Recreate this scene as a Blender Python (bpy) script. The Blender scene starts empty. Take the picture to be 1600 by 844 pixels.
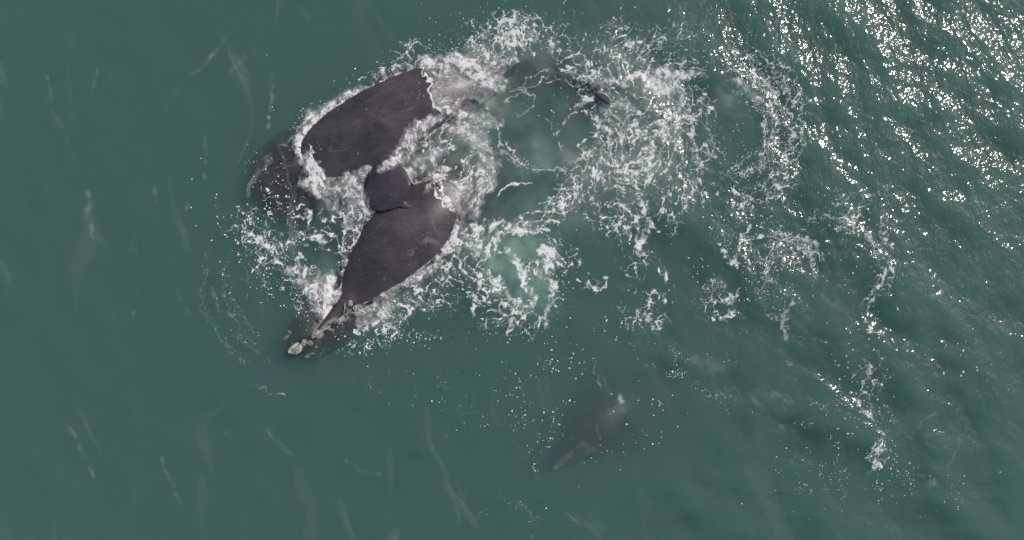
import bpy, bmesh, math
import numpy as np
from mathutils import Vector

# ------------------------------------------------------------------ scene, camera, sky, sun, exposure
sc = bpy.context.scene
col = sc.collection
PPM = 44.0                       # photograph pixels per metre on the sea surface
CAM_H = 28.5
def W(px, py):                   # photograph pixel -> metres on the sea surface
    return (px - 800.0) / PPM, (422.0 - py) / PPM

cam_d = bpy.data.cameras.new('drone_camera')
cam_d.sensor_width = 36.0
cam_d.lens = 36.0 * CAM_H / (1600.0 / PPM)
cam_d.clip_start = 0.1
cam_d.clip_end = 20000.0
cam = bpy.data.objects.new('drone_camera', cam_d)
cam.location = (0, 0, CAM_H)
cam.rotation_euler = (0, 0, 0)
col.objects.link(cam)
sc.camera = cam

SUN_EL = math.radians(47.0)
SUN_AZ = math.radians(33.0)      # from +X towards +Y : the glitter lies to the upper right
sdir = Vector((math.cos(SUN_EL) * math.cos(SUN_AZ), math.cos(SUN_EL) * math.sin(SUN_AZ), math.sin(SUN_EL)))

world = bpy.data.worlds.new('World')
sc.world = world
world.use_nodes = True
wn = world.node_tree
wn.nodes.clear()
sky = wn.nodes.new('ShaderNodeTexSky')
sky.sky_type = 'NISHITA'
sky.sun_disc = False
sky.sun_elevation = SUN_EL
sky.sun_rotation = math.pi / 2 - SUN_AZ
sky.air_density = 1.0
sky.dust_density = 4.0
sky.ozone_density = 1.0
bgn = wn.nodes.new('ShaderNodeBackground')
bgn.inputs['Strength'].default_value = 0.115
won = wn.nodes.new('ShaderNodeOutputWorld')
wn.links.new(sky.outputs[0], bgn.inputs['Color'])
wn.links.new(bgn.outputs[0], won.inputs['Surface'])

sun_d = bpy.data.lights.new('sun', 'SUN')
sun_d.energy = 2.45
sun_d.angle = math.radians(0.53)
sun_d.color = (1.0, 0.955, 0.90)
sun = bpy.data.objects.new('sun', sun_d)
sun.rotation_euler = (-sdir).to_track_quat('-Z', 'Y').to_euler()
sun.location = (40, 26, 60)
col.objects.link(sun)

sc.view_settings.view_transform = 'Standard'
sc.view_settings.look = 'None'
sc.view_settings.gamma = 1.0
sc.view_settings.exposure = 0.20
sc.view_settings.use_curve_mapping = False
sc.render.engine = 'CYCLES'
sc.cycles.use_denoising = True
sc.cycles.max_bounces = 8
sc.cycles.volume_bounces = 4
sc.cycles.transparent_max_bounces = 16
sc.cycles.diffuse_bounces = 3
sc.cycles.glossy_bounces = 3
sc.cycles.caustics_reflective = False
sc.cycles.caustics_refractive = False
sc.cycles.sample_clamp_direct = 0
sc.cycles.sample_clamp_indirect = 4

# ------------------------------------------------------------------ numpy helpers
def fft_noise(seed, n, L, lmin, lmax, beta=1.0, ani=None):
    """periodic gaussian noise, n x n samples over L metres, wavelengths lmin..lmax, amplitude ~ wavelength**beta"""
    r = np.random.default_rng(seed)
    f = np.fft.rfft2(r.standard_normal((n, n)).astype(np.float32))
    ky = np.fft.fftfreq(n, L / n)[:, None]
    kx = np.fft.rfftfreq(n, L / n)[None, :]
    k = np.sqrt(kx * kx + ky * ky) + 1e-9
    a = k ** (-(beta + 1.0))
    a = a * np.exp(-(k * lmin) ** 2 * 0.5) * (1 - np.exp(-(k * lmax) ** 4))
    if ani is not None:
        ang, p, base = ani
        c = (kx * math.cos(ang) + ky * math.sin(ang)) / k
        a = a * (base + (1 - base) * np.abs(c) ** p)
    a[0, 0] = 0
    t = np.fft.irfft2(f * a, s=(n, n)).astype(np.float32)
    return (t / t.std(), L)

def samp(tex, x, y):
    t, L = tex
    n = t.shape[0]
    u = np.mod(x * (n / L), n)
    v = np.mod(y * (n / L), n)
    i = np.floor(u).astype(np.int32); j = np.floor(v).astype(np.int32)
    fu = (u - i).astype(np.float32); fv = (v - j).astype(np.float32)
    i %= n; j %= n
    i1 = (i + 1) % n; j1 = (j + 1) % n
    return (t[j, i] * (1 - fu) + t[j, i1] * fu) * (1 - fv) + (t[j1, i] * (1 - fu) + t[j1, i1] * fu) * fv

def sstep(a, b, x):
    t = np.clip((x - a) / (b - a), 0, 1)
    return t * t * (3 - 2 * t)

def blur(a, s):
    """gaussian blur, s in samples"""
    h, w = a.shape
    ky = np.fft.fftfreq(h)[:, None]; kx = np.fft.rfftfreq(w)[None, :]
    g = np.exp(-2 * (math.pi * s) ** 2 * (kx * kx + ky * ky))
    return np.fft.irfft2(np.fft.rfft2(a) * g, s=a.shape).astype(np.float32)

def seg_dist(X, Y, pts):
    """distance to a polyline and position along it (0..1); pts in the units of X, Y"""
    best = np.full(X.shape, 1e9, np.float32); tt = np.zeros(X.shape, np.float32)
    n = len(pts) - 1
    for k in range(n):
        ax, ay = pts[k]; bx, by = pts[k + 1]
        dx, dy = bx - ax, by - ay
        l2 = dx * dx + dy * dy + 1e-9
        t = np.clip(((X - ax) * dx + (Y - ay) * dy) / l2, 0, 1)
        d = np.hypot(X - ax - t * dx, Y - ay - t * dy)
        m = d < best
        best = np.where(m, d, best); tt = np.where(m, (k + t) / n, tt)
    return best, tt

def catmull(vals, ts, q):
    """smooth interpolation of rows of vals at parameters ts, sampled at q"""
    vals = np.asarray(vals, float); ts = np.asarray(ts, float)
    m = np.gradient(vals, ts, axis=0)
    i = np.clip(np.searchsorted(ts, q) - 1, 0, len(ts) - 2)
    h = (ts[i + 1] - ts[i])[:, None]; s = ((q - ts[i])[:, None]) / h
    return ((2*s**3-3*s**2+1)*vals[i] + (s**3-2*s**2+s)*h*m[i] + (-2*s**3+3*s**2)*vals[i+1] + (s**3-s**2)*h*m[i+1])

# ------------------------------------------------------------------ materials
def new_mat(name):
    m = bpy.data.materials.new(name); m.use_nodes = True
    m.node_tree.nodes.clear()
    return m, m.node_tree.nodes, m.node_tree.links

def N(nodes, t, **kw):
    n = nodes.new(t)
    for k, v in kw.items():
        if hasattr(n, k): setattr(n, k, v)
        else: n.inputs[k].default_value = v
    return n

def mat_water():
    m, n, l = new_mat('sea_water')
    out = N(n, 'ShaderNodeOutputMaterial')
    tc = N(n, 'ShaderNodeTexCoord')
    rip = N(n, 'ShaderNodeAttribute', attribute_name='ripple')
    mp = N(n, 'ShaderNodeMapping'); mp.inputs['Rotation'].default_value = (0, 0, math.radians(-35)); mp.inputs['Scale'].default_value = (1.0, 0.8, 1.0)
    l.new(tc.outputs['Object'], mp.inputs['Vector'])
    n1 = N(n, 'ShaderNodeTexNoise', Scale=2.7, Detail=2.5, Roughness=0.5, Distortion=0.4)
    n2 = N(n, 'ShaderNodeTexNoise', Scale=6.5, Detail=1.0, Roughness=0.5, Distortion=0.3)
    l.new(mp.outputs[0], n1.inputs['Vector']); l.new(mp.outputs[0], n2.inputs['Vector'])
    ad = N(n, 'ShaderNodeMath', operation='MULTIPLY_ADD'); ad.inputs[1].default_value = 0.30
    l.new(n2.outputs['Fac'], ad.inputs[0]); l.new(n1.outputs['Fac'], ad.inputs[2])
    mu = N(n, 'ShaderNodeMath', operation='MULTIPLY')
    l.new(ad.outputs[0], mu.inputs[0]); l.new(rip.outputs['Fac'], mu.inputs[1])
    bp = N(n, 'ShaderNodeBump', Strength=1.0, Distance=0.085)
    l.new(mu.outputs[0], bp.inputs['Height'])
    fr = N(n, 'ShaderNodeFresnel', IOR=1.333)
    gl = N(n, 'ShaderNodeBsdfGlossy', Roughness=0.082)
    tr = N(n, 'ShaderNodeBsdfTransparent')
    mx = N(n, 'ShaderNodeMixShader')
    l.new(bp.outputs[0], fr.inputs['Normal']); l.new(bp.outputs[0], gl.inputs['Normal'])
    l.new(fr.outputs[0], mx.inputs[0]); l.new(tr.outputs[0], mx.inputs[1]); l.new(gl.outputs[0], mx.inputs[2])
    l.new(mx.outputs[0], out.inputs['Surface'])
    SC = np.array([0.228, 0.312, 0.340]); AB = np.array([0.58, 0.305, 0.375])
    vs = N(n, 'ShaderNodeVolumeScatter', Density=float(SC.max()), Anisotropy=0.0)
    vs.inputs['Color'].default_value = (*(SC / SC.max()), 1)
    # absorption coefficient = density * (1 - colour)
    va = N(n, 'ShaderNodeVolumeAbsorption', Density=float(AB.max() * 1.25))
    va.inputs['Color'].default_value = (*(1 - AB / (AB.max() * 1.25)), 1)
    va_s = N(n, 'ShaderNodeAddShader')
    l.new(vs.outputs[0], va_s.inputs[0]); l.new(va.outputs[0], va_s.inputs[1])
    l.new(va_s.outputs[0], out.inputs['Volume'])
    return m

def mat_foam(name, white=(0.80, 0.80, 0.795), crisp=True):
    """aerated water: 'cover' says how much of the surface is bubbles; crisp foam breaks up into rafts and threads of bubbles"""
    m, n, l = new_mat(name)
    out = N(n, 'ShaderNodeOutputMaterial')
    at = N(n, 'ShaderNodeAttribute', attribute_name='cover')
    fac = at.outputs['Fac']
    df = N(n, 'ShaderNodeBsdfDiffuse', Color=(*white, 1), Roughness=0.6)
    if crisp:
        tc = N(n, 'ShaderNodeTexCoord')
        no = N(n, 'ShaderNodeTexNoise', Scale=17.0, Detail=4.0, Roughness=0.72, Distortion=0.9)
        l.new(tc.outputs['Object'], no.inputs['Vector'])
        a = N(n, 'ShaderNodeMath', operation='MULTIPLY_ADD'); a.inputs[1].default_value = 1.25; a.inputs[2].default_value = -0.625
        l.new(no.outputs['Fac'], a.inputs[0])
        b = N(n, 'ShaderNodeMath', operation='ADD'); l.new(a.outputs[0], b.inputs[0]); l.new(at.outputs['Fac'], b.inputs[1])
        mr = N(n, 'ShaderNodeMapRange', interpolation_type='SMOOTHSTEP')
        mr.inputs['From Min'].default_value = 0.32; mr.inputs['From Max'].default_value = 0.60
        l.new(b.outputs[0], mr.inputs['Value'])
        c = N(n, 'ShaderNodeMath', operation='MULTIPLY_ADD'); c.inputs[1].default_value = 0.44; c.inputs[2].default_value = 0.35
        l.new(at.outputs['Fac'], c.inputs[0])
        d = N(n, 'ShaderNodeMath', operation='MULTIPLY'); l.new(mr.outputs[0], d.inputs[0]); l.new(c.outputs[0], d.inputs[1])
        e = N(n, 'ShaderNodeMath', operation='MULTIPLY'); e.inputs[1].default_value = 0.62; l.new(at.outputs['Fac'], e.inputs[0])
        g = N(n, 'ShaderNodeMath', operation='MAXIMUM', use_clamp=True); l.new(d.outputs[0], g.inputs[0]); l.new(e.outputs[0], g.inputs[1])
        fac = g.outputs[0]
        bp = N(n, 'ShaderNodeBump', Strength=0.35, Distance=0.02)
        l.new(no.outputs['Fac'], bp.inputs['Height']); l.new(bp.outputs[0], df.inputs['Normal'])
    tr = N(n, 'ShaderNodeBsdfTransparent')
    mx = N(n, 'ShaderNodeMixShader')
    l.new(fac, mx.inputs[0]); l.new(tr.outputs[0], mx.inputs[1]); l.new(df.outputs[0], mx.inputs[2])
    l.new(mx.outputs[0], out.inputs['Surface'])
    return m

def mat_skin(name, base=(0.0415, 0.0350, 0.0425), pale=(0.40, 0.39, 0.33), mottle=0.9):
    m, n, l = new_mat(name)
    out = N(n, 'ShaderNodeOutputMaterial')
    tc = N(n, 'ShaderNodeTexCoord')
    no = N(n, 'ShaderNodeTexNoise', Scale=0.9, Detail=5.0, Roughness=0.6, Distortion=0.5)
    nf = N(n, 'ShaderNodeTexNoise', Scale=14.0, Detail=3.0, Roughness=0.6)
    l.new(tc.outputs['Object'], no.inputs['Vector']); l.new(tc.outputs['Object'], nf.inputs['Vector'])
    cr = N(n, 'ShaderNodeValToRGB')
    cr.color_ramp.elements[0].position = 0.30; cr.color_ramp.elements[1].position = 0.72
    cr.color_ramp.elements[0].color = (*[c * (1 - 0.35 * mottle) for c in base], 1)
    cr.color_ramp.elements[1].color = (*[c * (1 + 0.55 * mottle) for c in base], 1)
    sm = N(n, 'ShaderNodeMapping'); sm.inputs['Scale'].default_value = (0.8, 5.0, 2.0); sm.inputs['Rotation'].default_value = (0, 0, 0.6)
    l.new(tc.outputs['Object'], sm.inputs['Vector'])
    ns = N(n, 'ShaderNodeTexNoise', Scale=2.2, Detail=6.0, Roughness=0.7, Distortion=0.8)
    l.new(sm.outputs[0], ns.inputs['Vector'])
    ma = N(n, 'ShaderNodeMath', operation='MULTIPLY_ADD'); ma.inputs[1].default_value = 0.45
    mb = N(n, 'ShaderNodeMath', operation='MULTIPLY_ADD'); mb.inputs[1].default_value = 0.30; mb.inputs[2].default_value = -0.375
    l.new(nf.outputs['Fac'], mb.inputs[0])
    l.new(ns.outputs['Fac'], ma.inputs[0]); l.new(mb.outputs[0], ma.inputs[2])
    mc = N(n, 'ShaderNodeMath', operation='ADD'); l.new(no.outputs['Fac'], mc.inputs[0]); l.new(ma.outputs[0], mc.inputs[1])
    l.new(mc.outputs[0], cr.inputs['Fac'])
    # small pale flecks and scuffs
    vo = N(n, 'ShaderNodeTexVoronoi', Scale=2.3, Randomness=1.0)
    l.new(tc.outputs['Object'], vo.inputs['Vector'])
    lt = N(n, 'ShaderNodeMapRange'); lt.inputs['From Min'].default_value = 0.075; lt.inputs['From Max'].default_value = 0.04
    l.new(vo.outputs['Distance'], lt.inputs['Value'])
    at = N(n, 'ShaderNodeAttribute', attribute_name='pale')
    sc1 = N(n, 'ShaderNodeMath', operation='MULTIPLY'); sc1.inputs[1].default_value = 0.45
    l.new(lt.outputs[0], sc1.inputs[0])
    pn = N(n, 'ShaderNodeMath', operation='MULTIPLY_ADD'); pn.inputs[1].default_value = 1.3
    pm = N(n, 'ShaderNodeMath', operation='MULTIPLY', use_clamp=True)
    nn = N(n, 'ShaderNodeMapRange'); nn.inputs['From Min'].default_value = 0.25; nn.inputs['From Max'].default_value = 0.65
    nn.inputs['To Min'].default_value = 0.35; nn.inputs['To Max'].default_value = 1.1
    l.new(nf.outputs['Fac'], nn.inputs['Value'])
    l.new(at.outputs['Fac'], pm.inputs[0]); l.new(nn.outputs[0], pm.inputs[1])
    mxm = N(n, 'ShaderNodeMath', operation='MAXIMUM')
    l.new(pm.outputs[0], mxm.inputs[0]); l.new(sc1.outputs[0], mxm.inputs[1])
    # hair-fine scratches along contour lines of the streaky noise
    s1 = N(n, 'ShaderNodeMath', operation='SUBTRACT'); s1.inputs[1].default_value = 0.5; l.new(ns.outputs['Fac'], s1.inputs[0])
    s2 = N(n, 'ShaderNodeMath', operation='ABSOLUTE'); l.new(s1.outputs[0], s2.inputs[0])
    s3 = N(n, 'ShaderNodeMapRange'); s3.inputs['From Min'].default_value = 0.012; s3.inputs['From Max'].default_value = 0.0; s3.inputs['To Max'].default_value = 0.09
    l.new(s2.outputs[0], s3.inputs['Value'])
    s4 = N(n, 'ShaderNodeMath', operation='MAXIMUM'); l.new(mxm.outputs[0], s4.inputs[0]); l.new(s3.outputs[0], s4.inputs[1])
    mxm = s4
    mix = N(n, 'ShaderNodeMixRGB'); mix.inputs['Color2'].default_value = (*pale, 1)
    l.new(mxm.outputs[0], mix.inputs['Fac']); l.new(cr.outputs['Color'], mix.inputs['Color1'])
    bs = N(n, 'ShaderNodeBsdfPrincipled', Roughness=0.46)
    bs.inputs['Specular IOR Level'].default_value = 0.30
    l.new(mix.outputs['Color'], bs.inputs['Base Color'])
    ro = N(n, 'ShaderNodeMapRange'); ro.inputs['From Min'].default_value = 0.3; ro.inputs['From Max'].default_value = 0.7; ro.inputs['To Min'].default_value = 0.26; ro.inputs['To Max'].default_value = 0.52
    l.new(no.outputs['Fac'], ro.inputs['Value']); l.new(ro.outputs[0], bs.inputs['Roughness'])
    bp = N(n, 'ShaderNodeBump', Strength=0.22, Distance=0.02)
    l.new(nf.outputs['Fac'], bp.inputs['Height']); l.new(bp.outputs[0], bs.inputs['Normal'])
    l.new(bs.outputs[0], out.inputs['Surface'])
    return m

def mat_callosity():
    m, n, l = new_mat('callosity')
    out = N(n, 'ShaderNodeOutputMaterial')
    tc = N(n, 'ShaderNodeTexCoord')
    no = N(n, 'ShaderNodeTexNoise', Scale=7.0, Detail=5.0, Roughness=0.7, Distortion=0.6)
    l.new(tc.outputs['Object'], no.inputs['Vector'])
    cr = N(n, 'ShaderNodeValToRGB')
    cr.color_ramp.elements[0].position = 0.40; cr.color_ramp.elements[1].position = 0.60
    cr.color_ramp.elements[0].color = (0.075, 0.07, 0.065, 1); cr.color_ramp.elements[1].color = (0.40, 0.39, 0.33, 1)
    l.new(no.outputs['Fac'], cr.inputs['Fac'])
    bs = N(n, 'ShaderNodeBsdfPrincipled', Roughness=0.75)
    l.new(cr.outputs['Color'], bs.inputs['Base Color'])
    bp = N(n, 'ShaderNodeBump', Strength=0.8, Distance=0.04)
    l.new(no.outputs['Fac'], bp.inputs['Height']); l.new(bp.outputs[0], bs.inputs['Normal'])
    l.new(bs.outputs[0], out.inputs['Surface'])
    return m

def mat_sand():
    m, n, l = new_mat('seabed_sand')
    out = N(n, 'ShaderNodeOutputMaterial')
    tc = N(n, 'ShaderNodeTexCoord')
    no = N(n, 'ShaderNodeTexNoise', Scale=0.4, Detail=4.0)
    l.new(tc.outputs['Object'], no.inputs['Vector'])
    cr = N(n, 'ShaderNodeValToRGB')
    cr.color_ramp.elements[0].color = (0.12, 0.10, 0.07, 1); cr.color_ramp.elements[1].color = (0.26, 0.22, 0.16, 1)
    l.new(no.outputs['Fac'], cr.inputs['Fac'])
    bs = N(n, 'ShaderNodeBsdfDiffuse'); l.new(cr.outputs['Color'], bs.inputs['Color'])
    l.new(bs.outputs[0], out.inputs['Surface'])
    return m

M_WATER = mat_water()
M_FOAM = mat_foam('sea_foam')
M_BUB = mat_foam('bubbles', white=(0.82, 0.84, 0.82), crisp=False)
M_FILM = mat_foam('foam_film', crisp=False)
M_SKIN = mat_skin('whale_skin')
M_SKIN_B = mat_skin('whale_skin_mottled', base=(0.044, 0.034, 0.042), mottle=1.4)
M_CAL = mat_callosity()

# ------------------------------------------------------------------ sea surface height (a wind-sea spectrum, calmer in the lee of the animals)
WIND = math.radians(40)
T_swell = fft_noise(11, 1024, 64.0, 0.75, 3.4, 1.2, (WIND, 4, 0.10))
T_chop = fft_noise(12, 2048, 64.0, 0.24, 1.8, 1.0, (WIND + 0.35, 2, 0.35))
T_soft = fft_noise(13, 512, 64.0, 2.5, 14.0, 1.5)
def ell(px, py, cx, cy, rx, ry, ang=0.0, p=1.0):
    c, s = math.cos(math.radians(ang)), math.sin(math.radians(ang))
    dx, dy = px - cx, py - cy
    u = (dx * c + dy * s) / rx; v = (-dx * s + dy * c) / ry
    return np.exp(-(u * u + v * v) ** p)
ROUGH = [  # (px, py, rx, ry, angle, amount) : stirred or wind-roughened patches
    (1480, 70, 300, 210, 30, 0.50), (1560, 330, 130, 130, 0, 0.45), (1180, 160, 90, 150, 0, 0.8), (1000, 180, 130, 150, 0, 0.6),
    (1230, 420, 110, 90, 0, 0.75), (1060, 590, 110, 50, 25, 0.9), (1330, 640, 130, 130, 0, 0.45), (1500, 650, 160, 120, 0, 0.45), (1360, 420, 60, 120, 0, .5),
    (480, 420, 130, 90, 0, 0.3), (700, 470, 160, 70, 0, 0.3)]
CALM = [(1150, 215, 55, 85, 0, 1.0), (1305, 470, 60, 55, 0, 0.7), (820, 310, 60, 35, 0, 1.0), (870, 205, 70, 60, 0, 0.9), (960, 650, 150, 90, 0, 0.6)]
def ripple_amount(px, py):
    r = np.full(px.shape, 0.36, np.float32)
    for a in ROUGH: r = r + a[5] * 0.55 * ell(px, py, *a[:5])
    r = r + 0.26 * sstep(820, 1350, px)
    for a in CALM: r = r * (1 - 0.75 * a[5] * ell(px, py, *a[:5], p=2.0))
    return np.clip(r, 0.05, 1.15)
def sea_height(x, y):
    px, py = 800 + x * PPM, 422 - y * PPM
    ra = ripple_amount(px, py)
    h = (0.003 + 0.040 * np.clip(ra - 0.32, 0, 1) * 1.35) * samp(T_swell, x, y) + ra * 0.012 * samp(T_chop, x, y) * (1 + 0.25 * samp(T_soft, x, y))
    for cx, cy, r0, lam, amp in RINGS:
        r = np.hypot(px - cx, py - cy)
        h = h + amp * np.exp(-((r - r0) / (1.6 * lam)) ** 2) * np.cos((r - r0) * 2 * math.pi / lam)
    fade = np.clip(1.6 - np.maximum(np.abs(x) / 24, np.abs(y) / 16) * 1.0, 0, 1)
    return h * fade
RINGS = [(520, 470, 185, 26, 0.003), (1150, 205, 95, 20, 0.009), (870, 210, 75, 18, 0.005), (1215, 425, 75, 18, 0.008), (1305, 460, 80, 18, 0.007)]

def grid_axis(lim, step, far):
    a = np.arange(-lim, lim + step / 2, step)
    e = []; s = step; p = lim
    while p < far:
        s *= 1.35; p += s; e.append(p)
    e = np.array(e)
    return np.concatenate([-e[::-1], a, e])

def mesh_from(name, verts, quads, smooth=True):
    me = bpy.data.meshes.new(name)
    nv, nf = len(verts), len(quads)
    k = quads.shape[1]
    me.vertices.add(nv); me.vertices.foreach_set('co', np.ascontiguousarray(verts, np.float32).ravel())
    me.loops.add(nf * k); me.loops.foreach_set('vertex_index', np.ascontiguousarray(quads, np.int32).ravel())
    me.polygons.add(nf); me.polygons.foreach_set('loop_start', np.arange(0, nf * k, k, dtype=np.int32))
    me.polygons.foreach_set('use_smooth', np.full(nf, smooth))
    me.update(calc_edges=True)
    return me

def link(name, me, mat, parent=None):
    o = bpy.data.objects.new(name, me); col.objects.link(o)
    if mat: me.materials.clear(); me.materials.append(mat)
    if parent is not None: o.parent = parent
    return o

def attr(me, name, vals):
    a = me.attributes.new(name, 'FLOAT', 'POINT')
    a.data.foreach_set('value', np.ascontiguousarray(vals, np.float32).ravel())

def tag(o, label=None, cat=None, group=None, kind=None):
    if label: o['label'] = label
    if cat: o['category'] = cat
    if group: o['group'] = group
    if kind: o['kind'] = kind
    return o

def build_water():
    ax = grid_axis(21.0, 0.06, 3000.0); ay = grid_axis(12.0, 0.06, 3000.0)
    X, Y = np.meshgrid(ax, ay)
    Z = sea_height(X, Y)
    h, w = X.shape
    V = np.stack([X, Y, Z], -1).reshape(-1, 3)
    idx = np.arange(h * w).reshape(h, w)
    Q = np.stack([idx[:-1, :-1], idx[:-1, 1:], idx[1:, 1:], idx[1:, :-1]], -1).reshape(-1, 4)
    b = np.concatenate([idx[0, :-1], idx[:-1, -1], idx[-1, :0:-1], idx[:0:-1, 0]])     # boundary loop, counter-clockwise
    nb = len(b); n0 = len(V)
    VB = V[b].copy(); VB[:, 2] = -15.0
    lo = n0 + np.arange(nb)
    b2 = np.roll(b, -1); lo2 = np.roll(lo, -1)
    S = np.stack([b2, b, lo, lo2], -1)
    c = n0 + nb
    Vall = np.concatenate([V, VB, [[0, 0, -15.0]]])
    me = bpy.data.meshes.new('water')
    quads = np.concatenate([Q, S]); tris = np.stack([lo2, lo, np.full(nb, c)], -1)
    li = np.concatenate([quads.ravel(), tris.ravel()]).astype(np.int32)
    nq, nt = len(quads), len(tris)
    ls = np.concatenate([np.arange(nq) * 4, nq * 4 + np.arange(nt) * 3]).astype(np.int32)
    me.vertices.add(len(Vall)); me.vertices.foreach_set('co', Vall.astype(np.float32).ravel())
    me.loops.add(len(li)); me.loops.foreach_set('vertex_index', li)
    me.polygons.add(nq + nt); me.polygons.foreach_set('loop_start', ls)
    sm = np.zeros(nq + nt, bool); sm[:len(Q)] = True
    me.polygons.foreach_set('use_smooth', sm)
    me.update(calc_edges=True)
    rip = np.zeros(len(Vall), np.float32)
    rip[:n0] = ripple_amount(800 + X * PPM, 422 - Y * PPM).ravel()
    attr(me, 'ripple', rip)
    o = link('water', me, M_WATER)
    tag(o, 'murky green-grey sea surface with small ripples', kind='structure')
build_water()

def build_seabed():
    a = np.concatenate([-np.geomspace(3000, 30, 8), np.linspace(-24, 24, 17), np.geomspace(30, 3000, 8)])
    X, Y = np.meshgrid(a, a); h, w = X.shape
    Z = -16.0 + 0.25 * samp(T_soft, X, Y)
    idx = np.arange(h * w).reshape(h, w)
    Q = np.stack([idx[:-1, :-1], idx[:-1, 1:], idx[1:, 1:], idx[1:, :-1]], -1).reshape(-1, 4)
    o = link('seabed', mesh_from('seabed', np.stack([X, Y, Z], -1).reshape(-1, 3), Q), mat_sand())
    tag(o, 'sandy sea floor far below the surface', kind='structure')
build_seabed()

# ------------------------------------------------------------------ whales
def loft(verts, faces, spine, a, bt, bb=None, roll=0.0, n=40, m=90, power=2.0, up=(0, 0, 1)):
    """closed tube along a smooth spine; half width a, half height bt above / bb below the centre line"""
    spine = np.asarray(spine, float); bb = bt if bb is None else bb
    d = np.concatenate([[0], np.cumsum(np.linalg.norm(np.diff(spine, axis=0), axis=1))])
    q = np.linspace(0, d[-1], m)
    P = catmull(np.column_stack([spine, a, bt, bb]), d, q)
    C, A, BT, BB = P[:, :3], np.maximum(P[:, 3], .01), np.maximum(P[:, 4], .01), np.maximum(P[:, 5], .01)
    T = np.gradient(C, axis=0); T /= np.linalg.norm(T, axis=1)[:, None]
    R = np.asarray(roll, float)
    R = np.interp(q, d, R) if R.ndim else np.full(m, float(R))
    base = len(verts)
    for i in range(m):
        U0 = np.array(up, float)
        S = np.cross(T[i], U0); S /= np.linalg.norm(S)
        U = np.cross(S, T[i])
        cr, sr = math.cos(R[i]), math.sin(R[i])
        S, U = S * cr + U * sr, -S * sr + U * cr
        for k in range(n):
            t = 2 * math.pi * k / n
            ct, st = math.cos(t), math.sin(t)
            e = 2.0 / power
            ct = math.copysign(abs(ct) ** e, ct); st = math.copysign(abs(st) ** e, st)
            verts.append(C[i] + S * A[i] * ct + U * (BT[i] if st > 0 else BB[i]) * st)
    for i in range(m - 1):
        for k in range(n):
            k2 = (k + 1) % n
            faces.append((base + i*n + k, base + i*n + k2, base + (i+1)*n + k2, base + (i+1)*n + k))
    s = len(verts); verts.append(C[0] - T[0] * A[0] * .3); e_ = len(verts); verts.append(C[-1] + T[-1] * A[-1] * .3)
    for k in range(n):
        k2 = (k + 1) % n
        faces.append((s, base + k2, base + k)); faces.append((e_, base + (m-1)*n + k, base + (m-1)*n + k2))

def remesh(verts, faces, voxel, it=5):
    me = bpy.data.meshes.new('tmp'); me.from_pydata([tuple(map(float, v)) for v in verts], [], faces); me.update()
    bm = bmesh.new(); bm.from_mesh(me); bmesh.ops.recalc_face_normals(bm, faces=bm.faces); bm.to_mesh(me); bm.free()
    o = bpy.data.objects.new('tmp', me); col.objects.link(o)
    r = o.modifiers.new('r', 'REMESH'); r.mode = 'VOXEL'; r.voxel_size = voxel; r.use_smooth_shade = True
    s = o.modifiers.new('s', 'SMOOTH'); s.factor = 0.5; s.iterations = it
    dg = bpy.context.evaluated_depsgraph_get()
    res = bpy.data.meshes.new_from_object(o.evaluated_get(dg), depsgraph=dg)
    bpy.data.objects.remove(o); bpy.data.meshes.remove(me)
    return res

def co_of(me):
    c = np.empty(len(me.vertices) * 3, np.float32); me.vertices.foreach_get('co', c)
    return c.reshape(-1, 3)

WHALE_PTS = []
def whale_from(name, verts, faces, origin, mat, marks=(), voxel=0.045):
    me = remesh(verts, faces, voxel)
    c = co_of(me)
    WHALE_PTS.append(c.copy())
    pale = np.zeros(len(c), np.float32)
    px, py = 800 + c[:, 0] * PPM, 422 - c[:, 1] * PPM
    for pts, wd, amt in marks:
        wob = 2.0 * samp(T_mark, c[:, 0], c[:, 1])
        d, t = seg_dist(px + wob, py + wob, pts)
        pale = np.maximum(pale, amt * sstep(wd, wd * 0.35, d) * (0.25 + 0.75 * np.sin(np.clip(t, .03, .97) * math.pi) ** .5))
    up = np.empty(len(c) * 3, np.float32); me.vertices.foreach_get('normal', up); up = up.reshape(-1, 3)[:, 2]
    attr(me, 'pale', pale * sstep(-0.2, 0.1, up))
    me.vertices.foreach_set('co', (c - np.array(origin, np.float32)).ravel()); me.update()
    me.polygons.foreach_set('use_smooth', np.full(len(me.polygons), True))
    o = link(name, me, mat); o.location = origin
    return o
T_mark = fft_noise(31, 256, 16.0, 0.2, 1.5, 0.6)

def P3(px, py, z):
    x, y = W(px, py); return (x, y, z)

def callosity(name, whale, px, py, z, lx, ly, ang, seed, h=0.07):
    """rough raised skin patch: lumpy low dome that sits on the head"""
    r = np.random.default_rng(seed)
    bm = bmesh.new(); bmesh.ops.create_icosphere(bm, subdivisions=4, radius=1.0)
    dirs = r.standard_normal((16, 3)); dirs /= np.linalg.norm(dirs, axis=1)[:, None]; amp = r.uniform(-.30, .30, 16)
    fin = r.standard_normal((60, 3)); fin /= np.linalg.norm(fin, axis=1)[:, None]
    for v in bm.verts:
        p = np.array(v.co)
        f = 1 + (amp * np.exp((dirs @ p - 1) * 7)).sum() + 0.10 * np.exp((fin @ p - 1) * 45).sum() - 0.05
        q = p * f
        v.co = (q[0] * lx * .9, q[1] * ly * .85, q[2] * h + 0.0)
    for f in bm.faces: f.smooth = True
    me = bpy.data.meshes.new(name); bm.to_mesh(me); bm.free()
    o = link(name, me, M_CAL, whale); o.scale.z = 0.6
    x, y = W(px, py)
    o.location = (x - whale.location.x, y - whale.location.y, z - whale.location.z)
    o.rotation_euler = (0, 0, math.radians(ang))
    return o

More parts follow.
